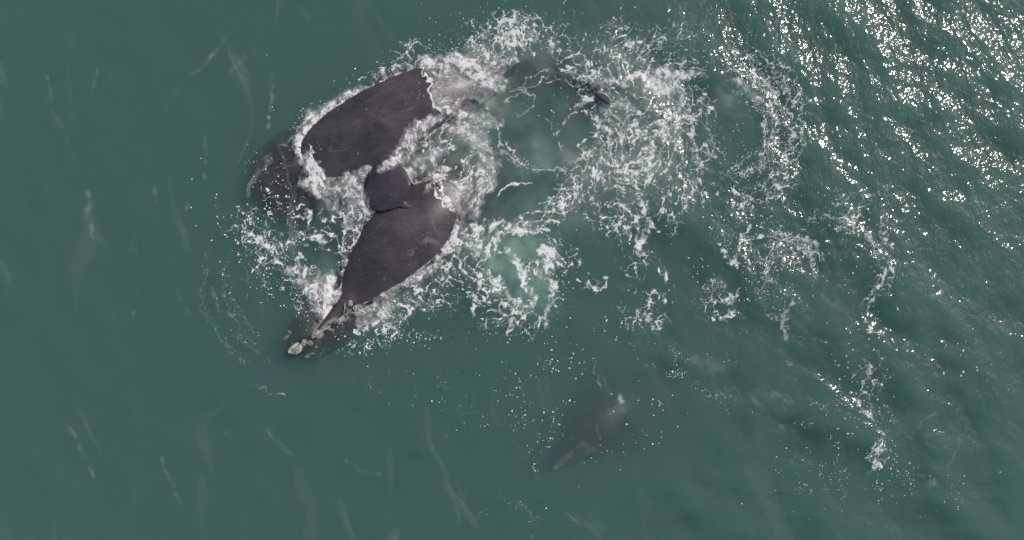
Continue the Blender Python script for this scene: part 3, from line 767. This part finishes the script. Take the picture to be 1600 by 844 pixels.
STR = [(a, 1.6, .5) for a in ARCS] + [(a, 1.3, .16) for a in ARC_L] + [([(1036, 415), (1040, 440), (1036, 476)], 5, .7), ([(1008, 470), (1020, 478), (1038, 474)], 3.5, .6), ([(1000, 488), (1010, 498), (1016, 512)], 4, .5), ([(975, 265), (990, 300), (1002, 335)], 4, .6), ([(990, 345), (1000, 370), (1004, 404)], 4.5, .65),
       ([(1012, 345), (1022, 362)], 4, .6), ([(908, 432), (922, 444), (932, 452), (944, 446)], 3.6, .65), ([(930, 430), (942, 436)], 3, .5), ([(905, 402), (910, 415)], 2.5, .5),
       ([(735, 492), (742, 470), (748, 448), (760, 440)], 5, .62), ([(735, 478), (738, 490)], 4, .5), ([(792, 520), (796, 498), (808, 484)], 3.5, .6), ([(846, 508), (850, 480), (862, 462), (868, 440), (860, 412)], 4.5, .6),
       ([(855, 475), (878, 474)], 2, .6), ([(786, 340), (770, 352), (776, 380), (794, 398), (818, 418)], 8, .62), ([(790, 352), (812, 358), (836, 362), (860, 352)], 5, .6), ([(842, 410), (850, 396), (862, 405), (856, 430), (838, 426)], 10, .66),
       ([(806, 412), (820, 428), (824, 446), (830, 470)], 5, .6), ([(774, 440), (788, 450), (800, 468), (826, 478)], 6, .5), ([(718, 388), (712, 400), (716, 420), (730, 428)], 3.5, .7), ([(716, 352), (704, 378), (690, 396)], 5, .8),
       ([(736, 345), (748, 355), (758, 372)], 5, .6), ([(738, 372), (754, 380), (765, 400)], 4, .6), ([(746, 390), (762, 385)], 3, .6), ([(776, 305), (790, 294), (815, 287), (835, 280)], 2.5, .66),
       ([(790, 162), (822, 144), (845, 132), (866, 104), (888, 112), (910, 122), (932, 138)], 1.3, .5), ([(866, 104), (884, 106), (904, 116)], 1.7, .55), ([(812, 138), (834, 122), (862, 106)], 1.3, .45), ([(850, 130), (880, 126), (916, 134)], 1.6, .4),
       ([(800, 145), (820, 140), (834, 158), (830, 172), (812, 178)], 1.6, .4), ([(780, 200), (786, 232), (800, 248), (812, 258)], 2.0, .5), ([(900, 170), (882, 190), (870, 210), (878, 228), (884, 242)], 2.4, .55), ([(930, 208), (914, 224), (912, 236), (928, 248)], 2.4, .55),
       ([(900, 162), (915, 158), (926, 158)], 7, .5), ([(850, 178), (862, 190), (868, 208)], 1.4, .35), ([(1020, 175), (1035, 195), (1033, 225)], 3, .55), ([(1075, 150), (1080, 175), (1076, 200), (1086, 232)], 3, .55), ([(1092, 165), (1096, 175), (1088, 185)], 2.5, .6),
       ([(1098, 225), (1108, 238), (1120, 246)], 3, .55), ([(1104, 180), (1108, 210), (1122, 240), (1138, 262)], 1.6, .45), ([(1138, 264), (1158, 256), (1176, 240)], 2.5, .6), ([(1086, 262), (1100, 252), (1120, 250)], 2, .5),
       ([(1374, 345), (1380, 375), (1372, 410), (1376, 440), (1368, 460)], 3.6, .55), ([(1374, 462), (1362, 478), (1356, 492)], 2.4, .5), ([(1350, 500), (1358, 514), (1372, 518)], 4, .6), ([(1348, 570), (1354, 586)], 4, .5), ([(1362, 640), (1366, 662)], 2.4, .5), ([(1362, 716), (1378, 728), (1366, 734)], 3.5, .6),
       ([(1332, 590), (1345, 574)], 2, .4), ([(1340, 618), (1352, 640), (1362, 656)], 3, .45), ([(1152, 448), (1146, 462), (1138, 472)], 2.4, .5), ([(1150, 478), (1144, 490), (1128, 500)], 2.4, .5), ([(1170, 352), (1158, 372), (1152, 395)], 3.5, .5), ([(1128, 392), (1138, 398), (1150, 402)], 4, .5),
       ([(1164, 410), (1172, 424), (1180, 428)], 3.5, .55), ([(1260, 372), (1272, 385), (1266, 396)], 5, .42), ([(1240, 470), (1230, 485), (1218, 505), (1226, 520)], 5, .35),
       ([(386, 352), (388, 362), (402, 370), (420, 386), (432, 402)], 3, .62), ([(380, 360), (390, 350)], 4, .8), ([(432, 402), (448, 416), (456, 428)], 3, .55), ([(486, 378), (500, 372), (510, 384)], 8, .62), ([(470, 388), (478, 380)], 4, .6),
       ([(458, 340), (472, 336), (482, 332), (486, 352)], 4, .6), ([(456, 330), (466, 322), (474, 318)], 1.6, .6), ([(536, 318), (545, 300), (560, 296)], 3, .6), ([(536, 340), (544, 355)], 4, .5), ([(447, 320), (450, 342), (448, 352)], 1.4, .5),
       ([(530, 300), (524, 320), (532, 338)], 2.5, .55), ([(700, 290), (720, 292), (735, 302)], 3, .6), ([(930, 170), (935, 185), (950, 200), (955, 235)], 4, .55), ([(655, 75), (668, 72), (690, 74)], 2, .45), ([(640, 80), (660, 66)], 2, .35),
       ([(560, 130), (590, 118), (610, 105), (640, 85)], 2.4, .4), ([(604, 150), (612, 138), (620, 130)], 1.6, .5), ([(1190, 480), (1212, 500)], 1.5, .3), ([(395, 605), (420, 612), (445, 614)], 2.6, .22), ([(528, 542), (540, 546), (556, 550)], 2, .3), 
       ([(936, 545), (948, 560)], 1.2, .0), ([(938, 560), (928, 572), (932, 586)], 1.2, .30), ([(930, 585), (936, 600)], 1.4, .22), ([(800, 780), (825, 800), (850, 806)], 1.6, .15), ([(760, 790), (740, 815), (752, 835)], 1.3, .15), ([(880, 800), (900, 825)], 1.3, .2)]
strand = strokes(STR, soft=0.5)
strand_a = np.clip(strand * (0.80 + 0.30 * n1 + 0.20 * n4 + .2 * ridge), 0, .9) * sstep(0.05, .25, strand) * sstep(-1.9, -0.5, n3 + .5 * n1)

# 4. soft milky films, faint wind streaks and a mottle imitating swell shading
T_str = fft_noise(51, 1024, 40.0, 0.10, 2.2, 0.8)
T_big = fft_noise(52, 256, 40.0, 1.5, 10.0, 1.0)
sx = GX + 0.35 * samp(T_big, GX, GY); sy = GY * 0.16 + 0.10 * samp(T_big, GX + 9, GY)
st = samp(T_str, sx * 1.0, sy)
st2 = samp(T_str, (GX * .86 + GY * .5) * 1.1 + .3 * samp(T_big, GX, GY + 4), (GY * .86 - GX * .5) * .2 + 11)
calmleft = sstep(980, 620, PX)
swell_film = 0.005 * sstep(-.4, 2.4, samp(T_big, GX * 1.3 + .4 * samp(T_big, GX, GY + 3), GY * .8)) + .006 * sstep(.3, 2.5, st)  # faint film painting the broad light and dark of the swell
streak = swell_film + 0.055 * sstep(1.5, 3.4, st) * sstep(-.3, 1.0, samp(T_big, GX + 2, GY + 7)) * calmleft + 0.04 * sstep(1.5, 3.4, st2) * sstep(-.2, 1, samp(T_big, GX + 12, GY + 1))
LEFTS = [([(70, 120), (74, 150), (86, 180), (100, 205), (106, 222)], 2.6, .13), ([(160, 90), (150, 120), (143, 155)], 2.0, .11), ([(355, 60), (338, 82), (318, 102), (300, 118)], 2.4, .22), ([(385, 85), (372, 98), (364, 112)], 3.5, .2), ([(428, 115), (422, 135), (425, 160)], 3, .18),
         ([(422, 165), (420, 200), (418, 220)], 2.4, .2), ([(322, 210), (320, 260), (326, 300)], 1.6, .12), ([(138, 300), (140, 340), (144, 370)], 3.5, .18), ([(294, 312), (294, 338)], 3, .16), ([(242, 280), (246, 320)], 2.5, .12), ([(100, 655), (120, 690), (140, 730), (150, 752)], 2.6, .15), ([(245, 705), (265, 745), (280, 785)], 2, .15),
         ([(210, 480), (215, 510)], 1.6, .15), ([(270, 440), (285, 475), (312, 520)], 1.4, .1), ([(325, 440), (340, 475), (375, 500)], 2, .16), ([(358, 485), (372, 496), (385, 502)], 4, .16), ([(435, 695), (455, 712)], 3, .16), ([(540, 715), (575, 738), (600, 742)], 3, .10), ([(345, 675), (362, 684)], 3, .14), ([(415, 668), (432, 690)], 2.5, .14),
         ([(1090, 560), (1130, 575)], 14, .10), ([(1185, 610), (1225, 625), (1240, 640)], 8, .10), ([(1175, 620), (1200, 650), (1230, 672)], 4, .12), ([(1300, 365), (1330, 380)], 8, .08), ([(1450, 680), (1495, 688)], 8, .10), ([(1480, 640), (1440, 660), (1425, 680)], 2, .2), ([(1500, 690), (1480, 730)], 2.6, .18),
         ([(1130, 440), (1105, 432)], 9, .09), ([(1560, 500), (1590, 515)], 10, .1), ([(1285, 460), (1310, 475)], 8, .08), ([(1440, 745), (1465, 755)], 6, .2)]
soft_a = np.clip(strokes(LEFTS, X=PX + .5 * wobx, Y=PY + .5 * woby, soft=0.98) * (0.30 + 0.20 * n5 + .18 * n4), 0, 1)
soft_a = blur(soft_a, 1.2) * .62 * (.75 + .5 * sstep(-.6, 1., n5)) + streak

# 5. waterline: broken white thread where the sea meets skin
edge = sstep(0.55, 0.95, 4 * EB * (1 - EB)) * sstep(-0.5, 0.9, samp(T3, GX * 1.3, GY * 1.3 + 4) + 0.0 + .6 * n1) * 0.42
near = np.clip(blur(EXP, 9) * 2.2, 0, 1) * (1 - EXP)
rag = near * sstep(0.4, 1.5, n1 + 0.8) * 0.42

offskin = 1 - EXP
cover = np.maximum.reduce([lace * offskin, dense_a * offskin, wash_a, strand_a * offskin, np.clip(soft_a, 0, .4) * offskin, edge, rag * offskin])
cover = np.where(cover < 0.006, 0, np.clip(cover, 0, 0.96))

def foam_mesh(mask_cover):
    lump = blur(np.clip(0.10 * dense * (0.9 + 0.3 * n3), 0, .3) * offskin + np.clip(0.05 * wash * (0.9 + 0.4 * n3), 0, .12), 2.5)
    base = np.where((wash > .05) | (EB > .02), np.maximum(GZ, TOP), GZ)
    Z = base + 0.012 + 0.012 * mask_cover + lump
    keep = mask_cover > 0
    q = keep[:-1, :-1] | keep[:-1, 1:] | keep[1:, 1:] | keep[1:, :-1]
    used = np.zeros(keep.shape, bool)
    used[:-1, :-1] |= q; used[:-1, 1:] |= q; used[1:, 1:] |= q; used[1:, :-1] |= q
    idx = np.full(keep.shape, -1, np.int64); idx[used] = np.arange(used.sum())
    Q = np.stack([idx[:-1, :-1][q], idx[:-1, 1:][q], idx[1:, 1:][q], idx[1:, :-1][q]], -1)
    V = np.stack([GX[used], GY[used], Z[used]], -1)
    me = mesh_from('foam', V, Q)
    attr(me, 'cover', mask_cover[used])
    return me

near_wh = PX < 775 + 30 * samp(T_big, GX, GY)
strong = np.where(soft_a * 1.02 >= cover, 0, cover)
o = link('sea_foam', foam_mesh(np.where(near_wh, strong, 0)), M_FOAM)
tag(o, 'white churned foam washing round the backs of the two surfaced whales', 'foam', kind='stuff')
o = link('sea_foam', foam_mesh(np.where(near_wh, 0, strong)), M_FOAM)
tag(o, 'lacy white foam spread in swirls right of the surfaced whales', 'foam', kind='stuff')
o = link('foam_streaks', foam_mesh(np.where(strong > 0, 0, cover)), M_FILM)
tag(o, 'faint thin pale streaks, with painted swell mottling, drifting on the open green water', 'foam', kind='stuff')

# 6. clouds of fine bubbles under the surface
def bubble_sheets(name, lst, depths, label, seed, box=(-11, 11, -4, 9.6), step=0.09, wob=7.0):
    tex = fft_noise(seed, 512, 20.0, 0.25, 2.5, 1.0)
    ax = np.arange(box[0], box[1], step); ay = np.arange(box[2], box[3], step)
    X, Y = np.meshgrid(ax, ay); px, py = 800 + X * PPM, 422 - Y * PPM
    V, Qs, Cv = [], [], []; base = 0
    for k, (z, kk) in enumerate(depths):
        wx = wob * samp(tex, X + k * 3, Y); wy = wob * samp(tex, X, Y + 5 + k)
        d = np.zeros(X.shape, np.float32)
        for cx, cy, rx, ry, an, am in lst: d = np.maximum(d, am * ell(px + wx, py + wy, cx, cy, rx, ry, an))
        d = np.clip(d * kk * (0.85 + 0.3 * samp(tex, X * 1.5, Y * 1.5 + k)), 0, .95)
        d = np.where(d < .02, 0, d)
        keep = d > 0
        q = keep[:-1, :-1] | keep[:-1, 1:] | keep[1:, 1:] | keep[1:, :-1]
        idx = np.arange(X.size).reshape(X.shape)
        Q = np.stack([idx[:-1, :-1][q], idx[:-1, 1:][q], idx[1:, 1:][q], idx[1:, :-1][q]], -1)
        u, inv = np.unique(Q, return_inverse=True)
        Z = z + 0.08 * samp(tex, X, Y)
        V.append(np.stack([X.ravel()[u], Y.ravel()[u], Z.ravel()[u]], -1)); Qs.append(inv.reshape(-1, 4) + base); Cv.append(d.ravel()[u]); base += len(u)
    me = mesh_from(name, np.concatenate(V), np.concatenate(Qs)); attr(me, 'cover', np.concatenate(Cv))
    o = link(name, me, M_BUB); tag(o, label, 'bubbles', kind='stuff')
bubble_sheets('bubble_cloud', [(812, 392, 36, 28, 0, 1.3), (795, 425, 40, 26, 35, 1.1), (835, 440, 22, 40, -15, 1.), (812, 462, 24, 16, 30, .9)], [(-0.9, .75), (-1.15, .9), (-1.4, .95)],
              'bright pale green patch of bubbles glowing beneath a ring of foam', 61)
bubble_sheets('bubble_haze', [(735, 235, 45, 60, 0, .42), (760, 160, 60, 40, 0, .35), (865, 250, 70, 36, 0, .30), (970, 240, 110, 90, 0, .40), (1030, 135, 50, 40, 0, .5), (800, 90, 80, 50, -15, .22), (1160, 150, 26, 20, 0, .35),
              (560, 310, 50, 30, 0, .18), (505, 450, 35, 45, 0, .3), (610, 480, 60, 25, -30, .25), (770, 390, 110, 60, 0, .14), (990, 90, 90, 50, 0, .22), (870, 330, 80, 40, -15, .22), (690, 210, 50, 40, 0, .35)], [(-0.35, .5), (-0.7, .5)],
              'milky aerated water spreading under the foam', 62)
bubble_sheets('bubble_puff', [(971, 626, 3.2, 5.0, -20, 1.5), (974, 631, 3.6, 2.6, 0, 1.5), (972, 629, 8, 9, 0, .08)], [(-0.42, 1.), (-0.5, 1.)], 'small bright green-white puff beside the deep whale', 63, box=(3.3, 4.6, -5.3, -4.1), step=0.025, wob=1.2)

# 7. specks of foam, some standing in for sun glints
def flecks(name, regions, label, seed, mat, skin=False, arcs=()):
    r = np.random.default_rng(seed)
    P, S = [], []
    for cx, cy, rx, ry, an, n, s0, s1 in regions:
        a = math.radians(an)
        u, v = r.standard_normal(n) * .6, r.standard_normal(n) * .6
        # draw the specks into loose strings and clusters
        x = cx + (u * rx) * math.cos(a) - (v * ry) * math.sin(a); y = cy + (u * rx) * math.sin(a) + (v * ry) * math.cos(a)
        nz = samp(T3, x / PPM * 1.4, y / PPM * 1.4)
        nz = nz + .6 * samp(T1, x / PPM, y / PPM)
        ok = r.random(n) < np.clip(0.25 + 0.6 * nz, 0.0, 1)
        P.append(np.stack([x[ok], y[ok]], -1)); S.append(s0 * .85 * (s1 * .95 / s0) ** (r.random(ok.sum()) ** 1.5))
    for pts, n, jit, s0, s1 in arcs:
        pts = np.array(pts); t = r.random(n) * (len(pts) - 1); i = t.astype(int); f = (t - i)[:, None]
        q = pts[i] * (1 - f) + pts[np.minimum(i + 1, len(pts) - 1)] * f + r.standard_normal((n, 2)) * jit
        ok = r.random(n) < np.clip(.35 + .6 * samp(T3, q[:, 0] / PPM * 1.6, q[:, 1] / PPM * 1.6), 0, 1)
        P.append(q[ok]); S.append(s0 * (s1 / s0) ** (r.random(ok.sum()) ** 2))
    P = np.concatenate(P); S = np.concatenate(S)
    x, y = W(P[:, 0], P[:, 1]); z = sea_height(x, y)
    i = np.clip(((x - gx[0]) / DX).astype(int), 0, len(gx) - 1); j = np.clip(((y - gy[0]) / DX).astype(int), 0, len(gy) - 1)
    k = (EXP[j, i] < .5) | skin; z = np.where(EXP[j, i] > .5, TOP[j, i] + .004, z); x, y, z, S = x[k], y[k], z[k], S[k]
    n = len(x); K = 7
    t = np.arange(K) * 2 * math.pi / K
    rad = S[:, None] * r.uniform(0.6, 1.25, (n, K)); el = r.uniform(0.6, 1.0, n)[:, None]; rot = r.uniform(0, math.pi, n)[:, None]
    ex, ey = rad * np.cos(t), rad * np.sin(t) * el
    vx = x[:, None] + ex * np.cos(rot) - ey * np.sin(rot); vy = y[:, None] + ex * np.sin(rot) + ey * np.cos(rot)
    ring = np.stack([vx, vy, np.repeat((z + 0.004)[:, None], K, 1)], -1)
    cen = np.stack([x, y, z + 0.008 + 0.2 * S], -1)[:, None, :]
    V = np.concatenate([ring, cen], 1).reshape(-1, 3)
    b = (np.arange(n) * (K + 1))[:, None]; kk = np.arange(K)
    F = np.stack([b + kk, b + (kk + 1) % K, np.repeat(b + K, K, 1)], -1).reshape(-1, 3)
    me = mesh_from(name, V, F)
    attr(me, 'cover', np.repeat(r.uniform(0.35, 0.95, n), K + 1))
    o = link(name, me, mat); tag(o, label, 'foam', kind='stuff')
    return o
flecks('white_flecks', [(860, 600, 60, 90, 20, 420, .008, .045), (750, 620, 90, 50, 0, 240, .008, .04), (840, 680, 40, 60, 0, 150, .008, .04), (900, 560, 14, 60, 20, 60, .015, .06), (620, 600, 90, 30, 0, 120, .007, .025),
                       (1010, 680, 60, 60, 0, 70, .01, .05), (1035, 640, 20, 40, 0, 26, .02, .06), (940, 700, 60, 20, -15, 50, .01, .03), (780, 510, 70, 30, 0, 160, .01, .04)],
       'scattered white foam specks over the dim submerged whale', 71, M_FILM)
flecks('white_flecks', [(400, 360, 60, 60, 30, 420, .01, .05), (440, 440, 90, 50, 35, 420, .01, .045), (370, 470, 40, 40, 40, 120, .008, .03), (430, 300, 50, 50, 0, 300, .01, .045), (600, 525, 80, 24, -10, 420, .01, .04),
                       (680, 480, 50, 40, 0, 260, .01, .04), (620, 110, 80, 30, -28, 420, .008, .035), (500, 170, 50, 20, -40, 300, .008, .03), (422, 190, 6, 50, 0, 60, .01, .03), (760, 60, 90, 60, -15, 420, .01, .035), (560, 535, 60, 16, 0, 160, .01, .035)],
       'fine white specks of spray around the surfaced whales', 72, M_FILM, arcs=[(a, 90, 4, .006, .02) for a in ARC_L] + [([(560, 140), (520, 165), (480, 200), (455, 225)], 420, 9, .005, .018), ([(580, 505), (620, 480), (660, 445)], 420, 12, .006, .022), ([(500, 500), (480, 470), (440, 430), (400, 380)], 420, 14, .006, .024), ([(700, 80), (760, 60), (830, 30)], 500, 18, .006, .022)])
flecks('white_flecks', [(600, 200, 80, 60, -25, 90, .006, .014), (655, 385, 40, 26, -35, 150, .006, .016), (620, 390, 60, 50, -40, 70, .006, .013), (674, 190, 24, 16, 0, 60, .006, .016), (705, 135, 34, 34, 0, 900, .006, .02), (718, 325, 24, 24, 0, 400, .006, .02), (498, 232, 18, 8, 0, 50, .006, .016), (600, 300, 26, 20, 0, 90, .005, .012), (680, 330, 24, 24, 0, 60, .006, .015)],
       'tiny white water specks dotting the wet dark backs', 74, M_FILM, skin=True)
flecks('white_flecks', [(1005, 560, 34, 7, 48, 200, .01, .03), (1078, 580, 44, 14, -10, 320, .008, .026), (1060, 560, 10, 34, -20, 160, .008, .026), (1090, 605, 30, 8, 35, 120, .008, .026), (1225, 505, 12, 18, 0, 220, .008, .024), (1240, 520, 30, 5, 20, 60, .01, .03), (1262, 385, 26, 22, 0, 260, .008, .026), (1230, 365, 24, 20, 30, 160, .01, .03), (1255, 420, 12, 20, 0, 120, .01, .03), (1300, 640, 40, 12, 20, 90, .01, .03), (1300, 690, 14, 28, 0, 160, .008, .026), (1270, 665, 26, 6, 20, 60, .01, .03), (1195, 450, 26, 16, 0, 260, .008, .026), (1290, 345, 50, 10, 12, 260, .008, .028), (1180, 360, 60, 30, 0, 260, .008, .028), (1140, 640, 12, 40, -20, 60, .01, .03), (1440, 750, 34, 12, 20, 120, .008, .03), (1330, 745, 50, 30, 0, 200, .008, .028), (1480, 770, 60, 16, 15, 200, .008, .026), (1100, 730, 60, 10, -30, 50, .008, .028), (800, 795, 50, 24, 20, 160, .006, .022), (1250, 760, 60, 26, 0, 90, .008, .028)],  # first clusters stand in for sun glints off stirred water, others are foam
       'white foam specks and modelled sun glints in broken clusters on the right-hand water', 75, M_FILM)
flecks('white_flecks', [(1165, 90, 80, 40, 35, 900, .008, .028), (1195, 150, 50, 50, 40, 900, .008, .03), (1195, 220, 40, 90, 0, 1100, .008, .03), (1238, 200, 14, 110, 0, 600, .01, .032), (1100, 100, 80, 50, 0, 500, .008, .026), (1120, 230, 14, 70, -15, 200, .008, .026), (1000, 90, 100, 60, 0, 400, .01, .035), (980, 240, 100, 80, 0, 500, .01, .04),  # tall narrow string imitates chains of sun sparkles
                       (1180, 310, 90, 50, 0, 420, .01, .04), (1230, 420, 90, 70, 0, 420, .01, .045), (1130, 400, 70, 50, 0, 240, .01, .04), (1370, 420, 40, 100, 0, 300, .01, .05), (1350, 580, 50, 60, 0, 220, .012, .06), (1500, 560, 60, 60, 30, 90, .015, .06), (1370, 700, 50, 60, 0, 160, .012, .05), (1280, 740, 100, 60, 0, 160, .01, .04), (900, 440, 80, 60, 0, 300, .01, .045), (1000, 500, 60, 40, 0, 160, .01, .04), (1440, 760, 80, 40, 0, 120, .01, .04), (870, 200, 90, 70, 0, 260, .008, .03)],
       'white specks strewn among the swirls on the right', 73, M_FILM, arcs=[(a, 420, 3.5, .007, .026) for a in ARCS])
print('foam quads ready')
